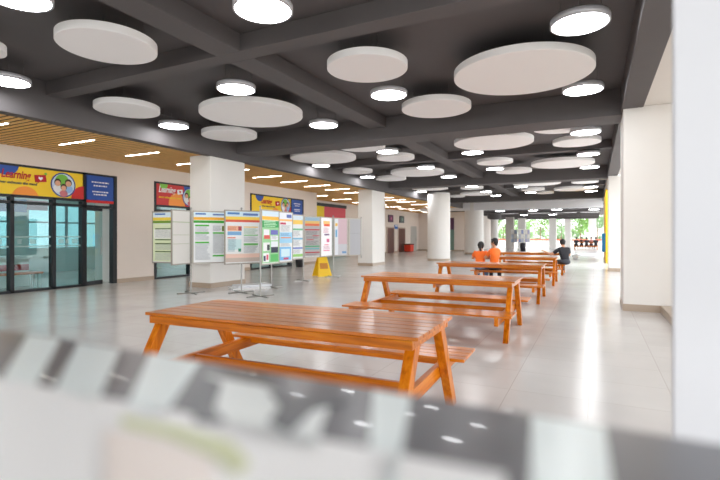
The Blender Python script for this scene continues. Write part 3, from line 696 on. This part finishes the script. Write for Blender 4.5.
# ================================================================== FOREGROUND GLOSSY PANEL
nn = (RGT*.09 + Vector((0,0,.98)) + FWD*.092).normalized()
CAM = Vector((0, 0, H))
def ray(px, py): return RGT*((px-360)/F) + Vector((0,0,(HZ-py)/F)) + FWD
P0 = CAM + ray(300, 372)*.40
def onp(px, py, lift=0.0):
    d = ray(px, py); t = (P0 - CAM).dot(nn) / d.dot(nn); return CAM + d*t + nn*lift
E0, E1 = onp(-30, 324), onp(660, 434)
e = (E1 - E0).normalized(); f_ = nn.cross(e).normalized()
if f_.dot(FWD) > 0: f_ = -f_
E1 = E1 + e*.12; E0 = E0 - e*.05
W = (E1 - E0).length; D = .42
fp = empty('display_panel', ((E0+E1)/2).to_tuple()[:2] + (0,)); tag(fp, 'blurred glossy tilted display panel in the close foreground', 'display panel')
off = tuple(fp.location)
cc = (E0+E1)/2 + f_*D/2
PANEL = mat('glossy_panel', rgb(74, 73, 82), .28, spec=.6, coat=.1); PANEL.node_tree.nodes['Principled BSDF'].inputs['IOR'].default_value = 1.6
MB().obox(cc - nn*.006, e*W/2, f_*D/2, nn*.006).build('board', PANEL, fp, bevel=.002, off=off)
SHEET = mat('laminated_sheet', rgb(250, 249, 250), .4, spec=.3)
sh = MB(); sh_mats = [SHEET]
S0, S1_ = onp(-25, 374), onp(520, 478)
es = (S1_ - S0).normalized(); fs_ = nn.cross(es).normalized()
if fs_.dot(FWD) > 0: fs_ = -fs_
def sq(u0, v0, u1, v1, m, k):
    a = [S0 + es*u + fs_*v + nn*(.0006 + .0002*k) for u, v in ((u0, v0), (u1, v0), (u1, v1), (u0, v1))]
    ce = a[0].lerp(a[2], .5)
    sh.add(a, [(0,1,2,3) if (a[1]-a[0]).cross(a[2]-a[0]).dot(nn) > 0 else (3,2,1,0)], m)
LS = (S1_ - S0).length
sq(0, 0, LS*.98, .2, 0, 0)
for c_ in ((216, 220, 178), (250, 238, 232), (246, 242, 238), (120, 128, 110)): sh_mats.append(mat('print_%d' % c_[0], rgb(*c_), .4, spec=.3))
sh.build('printed_sheet', sh_mats, fp, off=off)
REFLECTION = mat('pale_film', rgb(238, 247, 248), .3, spec=.5); BLOTW = mat('print_white', rgb(240, 244, 244), .35); BLOTD = mat('print_dark', rgb(84, 86, 92), .35)
def patch(name, pts, m, lift):
    v = [onp(px, py, lift) for px, py in pts]
    if (v[1]-v[0]).cross(v[2]-v[0]).dot(nn) < 0: v.reverse()
    k = len(v); b = MB(); b.add(v + [q_ - nn*.0004 for q_ in v], [tuple(range(k)), tuple(range(2*k-1, k-1, -1))] + [(i, k+i, k+(i+1) % k, (i+1) % k) for i in range(k)])
    return b.build(name, m, fp, off=off)
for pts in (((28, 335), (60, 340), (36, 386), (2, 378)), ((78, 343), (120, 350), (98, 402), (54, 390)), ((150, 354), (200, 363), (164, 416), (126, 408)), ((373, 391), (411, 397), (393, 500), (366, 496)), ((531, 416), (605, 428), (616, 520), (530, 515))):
    patch('pale_strip', pts, REFLECTION, .0006)  # column reflections painted on the board as flat pale strips
patch('picture', ((205, 376), (262, 386), (300, 400), (332, 402), (322, 425), (316, 452), (246, 440), (196, 424)), BLOTW, .0006)  # pale and dark blotches laid flat on the board
patch('picture', ((205, 378), (222, 384), (214, 410), (226, 425), (196, 424), (188, 400)), BLOTD, .0012)
patch('picture', ((268, 392), (300, 398), (330, 394), (350, 402), (312, 412), (290, 436), (268, 424), (280, 408)), BLOTD, .0012)
patch('green_print', ((120, 418), (175, 428), (232, 444), (250, 466), (236, 478), (212, 458), (165, 438), (122, 428)), sh_mats[1], .0013)
patch('pink_print', ((104, 432), (158, 441), (212, 463), (222, 540), (106, 540)), sh_mats[2], .0016)
mid = cc - nn*.012
MB().cyl((mid.x, mid.y, .03), (mid.x, mid.y, mid.z - .02), .03, n=16).build('post', BLACKF, fp, off=off)
MB().lathe([(.001, 0), (.2, 0), (.2, .02), (.04, .035), (.001, .035)], 32, (mid.x, mid.y, 0)).build('base', BLACKF, fp, off=off)

# ================================================================== PEOPLE
def skin_mesh(verts, edges, sub=2, root=0):
    me = bpy.data.meshes.new('s'); me.from_pydata([v[0] for v in verts], edges, [])
    o = bpy.data.objects.new('s', me); C.objects.link(o)
    md = o.modifiers.new('k', 'SKIN'); md.use_smooth_shade = True
    for i, v in enumerate(verts):
        r_ = v[1]; me.skin_vertices[0].data[i].radius = (r_, r_) if not isinstance(r_, tuple) else r_
        me.skin_vertices[0].data[i].use_root = (i == root)
    sb = o.modifiers.new('b', 'SUBSURF'); sb.levels = sub; sb.render_levels = sub
    dg = bpy.context.evaluated_depsgraph_get(); m2 = bpy.data.meshes.new_from_object(o.evaluated_get(dg))
    vs = [v.co.copy() for v in m2.vertices]; fs = [tuple(p.vertices) for p in m2.polygons]
    bpy.data.objects.remove(o); bpy.data.meshes.remove(me); bpy.data.meshes.remove(m2)
    return vs, fs
SKIN = mat('skin', rgb(206, 150, 118), .55); HAIR = mat('black_hair', rgb(24, 20, 20), .45)
def person(label, loc, rz, seat, tall, shirt, trousers, lean=.06, head_yaw=0.0, arms=None, pony=False, twist=0.0, group=None, detail=2, legs=None, nod=0.0):
    r = empty('person', loc, rz); tag(r, label, 'person', group)
    k = tall / .88; hz = seat + .10; V = Vector
    # spine
    S = [(V((0, 0, hz)), (.115, .09)), (V((0, lean*.3, hz + .17*k)), (.105, .08)), (V((0, lean*.75, hz + .36*k)), (.135, .085) if abs(twist) < .6 else .095), (V((0, lean, hz + .47*k)), (.08, .07)),
         (V((0, lean + .015, hz + .545*k)), .05)]
    hb = V((0, lean + .03 + nod*.4, hz + .60*k)); hc = V((0, lean + .045 + nod, hz + .675*k)); ht = V((0, lean + .03 + nod, hz + .74*k))
    verts = list(S); edges = [(0,1), (1,2), (2,3), (3,4)]
    def add(p_, rr, to): verts.append((V(p_), rr)); edges.append((to, len(verts)-1)); return len(verts)-1
    i = add(hb, .068, 4); i = add(hc, .088, i); add(ht, .07, i)
    L_ = legs or {}
    arms = arms or {-1: ((-.23, .16, hz + .2*k), (-.13, .40, .83)), 1: ((.23, .16, hz + .2*k), (.13, .40, .83))}
    av, al = [], {}
    sh = {}
    for s in (-1, 1):
        Rt = Matrix.Rotation(twist, 3, 'Z'); pv = V((0, lean*.8, 0))
        def tw(v): return pv + Rt @ (V(v) - pv)
        a = add(tw((s*.165*k, lean*.8, hz + .43*k)), .06, 2); sh[s] = verts[a][0]
        b = add(tw(arms[s][0]), .043, a); c = add(tw(arms[s][1]), .029, b)
        d = (verts[c][0] - verts[b][0]).normalized(); add(verts[c][0] + d*.06, (.036, .02), c)
        al[s] = (V(verts[b][0]), V(verts[c][0]), d)
    lg = {}
    for s in (-1, 1):
        kn, an, to = L_.get(s, ((s*.12, .44, seat + .075), (s*.12, .42, .09), (s*.13, .57, .035)))
        a = add((s*.09, .03, hz - .01), .075, 0); b = add(kn, .062, a); c = add(an, .04, b); add(to, .03, c)
        lg[s] = (verts[a][0], V(kn), V(an), V(to))
    vs, fs = skin_mesh(verts, edges, detail)
    m = MB(); m.add(vs, fs, 0, True)
    Rh = Matrix.Rotation(head_yaw, 3, 'Z')
    # nose, ears, jaw, in the head's own direction
    def hd(v): return hc + Rh @ V(v)
    m.ball(hd((0, .088, -.012)), .016, sc=(.7, 1.1, 1.3)); m.ball(hd((0, .05, -.055)), .045, sc=(1, 1, .8))
    for s in (-1, 1): m.ball(hd((s*.086, 0, -.005)), .026, sc=(.4, .7, 1))
    # fingers
    for s in (-1, 1):
        e_, w_, d = al[s]; side = d.cross(V((0, 0, 1))).normalized(); up = side.cross(d)
        for q in range(4):
            b0 = w_ + d*.075 + side*(.026 - .0175*q); l = (.06, .07, .066, .05)[q]
            b1 = b0 + d*l*.6 - up*.012; b2 = b1 + d*l*.35 - up*.03
            m.cyl(b0, b1, .0095, .009, 6); m.cyl(b1, b2, .009, .007, 6)
        t0 = w_ + d*.03 - side*s*-.028; t1 = t0 + d*.035 + side*s*.028 - up*.01
        m.cyl(t0, t1, .011, .009, 6); m.cyl(t1, t1 + d*.03 - up*.008, .009, .007, 6)
    m.build('body', SKIN, r)
    fc = MB()
    for s in (-1, 1): fc.ball(hd((s*.033, .078, .012)), .012, sc=(1, .6, .7), n=8)
    fc.build('eyes', col(30, 24, 22), r)
    MB().ball(hd((0, .082, -.048)), .02, sc=(1.1, .35, .35), n=10).build('mouth', col(176, 96, 90), r)
    # hair: a thick cap
    hr = MB(); hr.ball(hd((0, -.022, .022)), .108, sc=(.93, 1.0, 1.0), n=18, rot=Rh)
    hr.ball(hd((0, .035, .07)), .07, sc=(1.05, .8, .55), n=14, rot=Rh); hr.ball(hd((0, -.05, -.03)), .085, sc=(1, .7, 1), n=14, rot=Rh)
    if pony:
        hr.ball(hd((0, -.115, .0)), .04, n=10)
        a = hd((0, -.125, -.02))
        for j in range(6):
            b = a + V((.012*math.sin(j), -.012 + .006*j, -.062)); hr.cyl(a, b, .036 - .003*j, .034 - .004*j, 8); a = b
    hr.build('hair', HAIR, r)
    # shirt
    sv = [(S[0][0] + V((0, 0, -.045)), (.165, .135)), (S[1][0], (.145, .118) if abs(twist) < .6 else .125), (S[2][0], (.168, .12) if abs(twist) < .6 else .128), (S[3][0] - V((0,0,.01)), (.095, .08))]
    se = [(0,1), (1,2), (2,3)]
    for s in (-1, 1):
        sv.append((sh[s] + V((0,0,.005)), .084)); se.append((2, len(sv)-1)); sv.append((sh[s].lerp(al[s][0], .72), .064)); se.append((len(sv)-2, len(sv)-1))
    vs, fs = skin_mesh(sv, se, detail); m = MB(); m.add(vs, fs, 0, True); m.build('shirt', shirt, r)
    # trousers
    tv = [(V((0, -.01, hz - .015)), (.165, .128)), (V((0, lean*.12, hz + .09)), (.13, .105))]; te = [(0, 1)]
    for s in (-1, 1):
        a, b, c, d = lg[s]; i0 = len(tv)
        tv += [(a.lerp(b, .08), .106), (b, .074), (c + (b - c)*.12, .056)]; te += [(0, i0), (i0, i0+1), (i0+1, i0+2)]
    vs, fs = skin_mesh(tv, te, detail); m = MB(); m.add(vs, fs, 0, True); m.ball((0, -.012, hz - .005), .172, sc=(1, .8, .62), n=18); m.build('trousers', trousers, r)
    for s in (-1, 1):
        a, b, c, d = lg[s]; f = V((d.x - c.x, d.y - c.y, 0)).normalized()
        ce = V((c.x, c.y, .045)) + f*.07
        rot = Matrix.Rotation(math.atan2(f.y, f.x) - PI/2, 3, 'Z')
        MB().ball(ce, .13, sc=(.36, 1, .34), n=12, rot=rot).build('shoe', col(60, 58, 60), r)
    return r
ORANGE = mat('orange_cotton', rgb(246, 112, 34), .8, noise=.06, nscale=9); JEANS = mat('blue_denim', rgb(112, 140, 176), .85, noise=.1, nscale=30)
BLACKC = mat('black_cotton', rgb(38, 38, 44), .85, noise=.1, nscale=9); GREYT = mat('grey_trousers', rgb(66, 68, 76), .85); DKT = mat('dark_trousers', rgb(40, 42, 52), .85)
yb = TY[3] - .83
person('person in an orange T-shirt with black ponytail and jeans, left of the orange pair', (x_on(480, yb), yb, 0), .06, BH, .80, ORANGE, JEANS, lean=.12, pony=True,
       arms={-1: ((-.25, .16, .72), (-.12, .44, .83)), 1: ((.25, .16, .72), (.1, .44, .83))}, nod=.03)
person('person in an orange T-shirt with short black hair, face turned left', (x_on(494, yb), yb, 0), .1, BH, .94, ORANGE, DKT, lean=.04, head_yaw=1.35, twist=1.0,
       arms={-1: ((-.2, .2, .75), (-.02, .36, .83)), 1: ((.22, .22, .72), (.16, .46, .83))})
yb5 = TY[4] - .83
person('person in a black shirt leaning left over the farthest picnic table', (x_on(565.3, yb5), yb5, 0), .5, BH, .88, BLACKC, GREYT, lean=.16, head_yaw=.2,
       arms={-1: ((-.38, .3, .72), (-.5, .52, .84)), 1: ((.25, .2, .7), (.05, .52, .84))}, nod=.03)
# far group
pg = at(579, 249.6, 0)
ft = copy_tree(pt); ft.location = (pg.x + .6, pg.y + .9, 0); tag(ft, 'wooden picnic table near the garden with dark clothed people around it', 'picnic table', 'row of wooden picnic tables')
shirts = [BLACKC, BLACKC, mat('charcoal_cotton', rgb(52, 46, 50), .85), mat('dusty_pink_cotton', rgb(176, 120, 120), .85), BLACKC]
fl = ['leftmost', 'second from left', 'third from left', 'fourth from left, in dusty pink,', 'rightmost']
for i, dx in enumerate((-.85, -.4, .1, .52, .95)):
    back = i in (1, 3)
    person('%s seated person of the small distant group near the garden' % (fl[i]), (ft.location.x + dx, ft.location.y + (.83 if back else -.83), 0), PI if back else 0, BH, .88, shirts[i], DKT, lean=.08, group='distant group at the garden table', detail=1)

# distant display boards by grey column
def far_board(px0, px1, zc, lab, c):
    A, B = atz(px0, zc), atz(px1, zc); r = empty('notice_stand', ((A.x+B.x)/2, (A.y+B.y)/2, 0)); tag(r, lab, 'display stand', 'distant notice stands')
    off = tuple(r.location); d = (B-A).normalized(); n = Vector((d.y, -d.x, 0)); L = (B-A).length
    MB().obox((A+B)/2 + Vector((0,0,1.4)), d*L/2, n*.02, (0,0,.62)).build('board', ALU, r, off=off)
    m = MB(); cs = [P(c), P((150, 155, 170)), P((190, 186, 180))]
    for u in range(2):
        for v in range(3): m.obox(A + d*L*(.27 + .46*u) + n*.024 + Vector((0,0,.98 + .4*v)), d*L*.19, n*.003, (0,0,.17), (u+v) % 3)
    m.build('sheets', cs, r, off=off)
    for p_ in (A + d*.05, B - d*.05): MB().cyl(p_ + Vector((0,0,.0)), p_ + Vector((0,0,2.05)), .03, n=8).build('leg', STEEL, r, off=off)
far_board(510.5, 517.5, 44.5, 'leftmost distant grey notice stand near the garden', (120, 130, 150))
far_board(518, 524, 43.8, 'middle distant grey notice stand near the garden', (110, 120, 160))
far_board(524.5, 530, 44.6, 'rightmost distant grey notice stand near the garden', (140, 136, 170))
q = atz(523, 43); bg = empty('waste_bin', (q.x, q.y, 0)); tag(bg, 'dark bin under the distant notice stands', 'bin')
MB().lathe([(.001, 0), (.22, 0), (.26, .75), (.001, .8)], 16).build('body', col(40, 36, 44), bg)
# pale stripes on a grey sheet, flat on the floor
q = at(588.5, 255, 0)
stp = empty('floor_grating', (q.x, q.y, 0)); tag(stp, 'pale striped floor mat on the tiles before the garden', 'mat')
g_ = MB(); g_.box((-1.0, -2.2, 0), (.75, 2.4, .015), 1)
for i in range(6): g_.box((-1.0, -2.0 + .75*i, .015), (.75, -1.65 + .75*i, .03), 0)
g_.build('mat', [col(236, 238, 240), col(150, 152, 158)], stp)  # flat pale stripes over a grey sheet
q = at(575, 258.5, 0); wb = tag(MB().ball((0, 0, .12), .2, sc=(1, .9, .6), n=14).ball((.1, .05, .2), .1, n=10).build('carrier_bag', col(236, 236, 236)), 'white crumpled bag on the floor near the man in black', 'bag'); wb.location = (q.x, q.y, 0)

# ================================================================== GARDEN
LEAF = mat('bright_leaves', rgb(112, 150, 74), .7, noise=.25, nscale=2); LEAF2 = mat('soft_leaves', rgb(126, 156, 110), .7, noise=.2, nscale=2); BARK = mat('bark', rgb(120, 100, 84), .9)
def foliage(n, blobs, size):
    m = MB()
    for _ in range(n):
        c, r = random.choice(blobs)
        while True:
            v = Vector((random.uniform(-1,1), random.uniform(-1,1), random.uniform(-1,1)))
            if v.length <= 1: break
        p_ = Vector(c) + v*r; a = Vector((random.uniform(-1,1), random.uniform(-1,1), random.uniform(-1,1))).normalized(); b = a.orthogonal().normalized(); s = size*random.uniform(.6, 1.3)
        m.add([p_ - a*s, p_ + b*s*.5, p_ + a*s, p_ - b*s*.5], [(0,1,2,3)])
    return m
tl = ['leftmost garden tree, seen beside the slim round column', 'garden tree seen behind the grey notice stands', 'garden tree with slim trunk between the notice stands and white columns', 'garden tree seen between the two middle white columns', 'leafy garden tree behind the distant seated group', 'garden tree behind the rightmost white column']
for i, (px, zc, h_, r_) in enumerate(((503, 78, 5.0, 2.4), (523, 82, 5.4, 2.4), (540, 74, 5.0, 2.6), (561, 82, 5.2, 2.4), (580, 70, 4.4, 2.0), (597, 80, 5.0, 2.2))):
    q = atz(px, zc); t = empty('tree', (q.x, q.y, -.16)); tag(t, tl[i], 'tree', 'garden trees')
    m = MB(); m.cyl((0,0,0), (.1,.05,h_*.6), .13, .08, 8)
    for j in range(4): a = j*1.6; m.cyl((.06, .03, h_*.45), (r_*.5*math.cos(a), r_*.5*math.sin(a), h_*.8), .05, .02, 6)
    m.build('trunk', BARK, t)
    bl = [((random.uniform(-.6,.6)*r_, random.uniform(-.6,.6)*r_, h_*random.uniform(.5, 1.05)), r_*random.uniform(.4, .6)) for _ in range(9)]
    foliage(1300, bl, .17).build('crown', LEAF if i % 2 == 0 else LEAF2, t)
hd_ = foliage(9000, [((x*.9 + random.uniform(-.3,.3), 0, random.uniform(.5, 2.2)), .8) for x in range(-30, 28)], .2).build('hedge', LEAF2); hd_.location = (-6, 92, 0); tag(hd_, 'long pale green hedge across the far side of the garden', 'hedge', kind='stuff')
pl = empty('planter', (-8, 66, -.16)); tag(pl, 'long low brick red planter wall between the hall and the garden trees', 'planter')
MB().box((-16, -.2, 0), (16, .2, .95)).build('wall', col(236, 234, 230), pl); MB().box((-16, -.25, .95), (16, .25, 1.15)).build('coping', col(200, 90, 70), pl)
struct(MB().box((-60, 110, -.3), (40, 112, 3.5)).build('garden_wall', mat('pale_garden_wall', rgb(230, 234, 226), .9)), 'pale boundary wall behind the garden')

# ================================================================== LIGHT, CAMERA
w = bpy.data.worlds.new('sky'); SC.world = w; w.use_nodes = True
bgn = w.node_tree.nodes['Background']; bgn.inputs['Color'].default_value = (.93, .97, 1.0, 1); bgn.inputs['Strength'].default_value = 2.6
cam = bpy.data.cameras.new('camera'); co = bpy.data.objects.new('camera', cam); C.objects.link(co)
co.location = (0, 0, H); co.rotation_euler = (PI/2, 0, TH)
cam.sensor_width = 36; cam.lens = F/720*36; cam.shift_y = -4/720; cam.clip_start = .01; cam.clip_end = 500
cam.dof.use_dof = True; cam.dof.focus_distance = 5.5; cam.dof.aperture_fstop = 2.2
SC.camera = co
SC.view_settings.view_transform = 'Standard'; SC.view_settings.look = 'None'; SC.view_settings.gamma = 1; SC.view_settings.exposure = 0.9; SC.view_settings.use_curve_mapping = False
SC.cycles.use_denoising = True
SC.cycles.max_bounces = 8; SC.cycles.diffuse_bounces = 5; SC.cycles.glossy_bounces = 4; SC.cycles.transparent_max_bounces = 12
SC.cycles.sample_clamp_indirect = 6; SC.cycles.caustics_reflective = False; SC.cycles.caustics_refractive = False
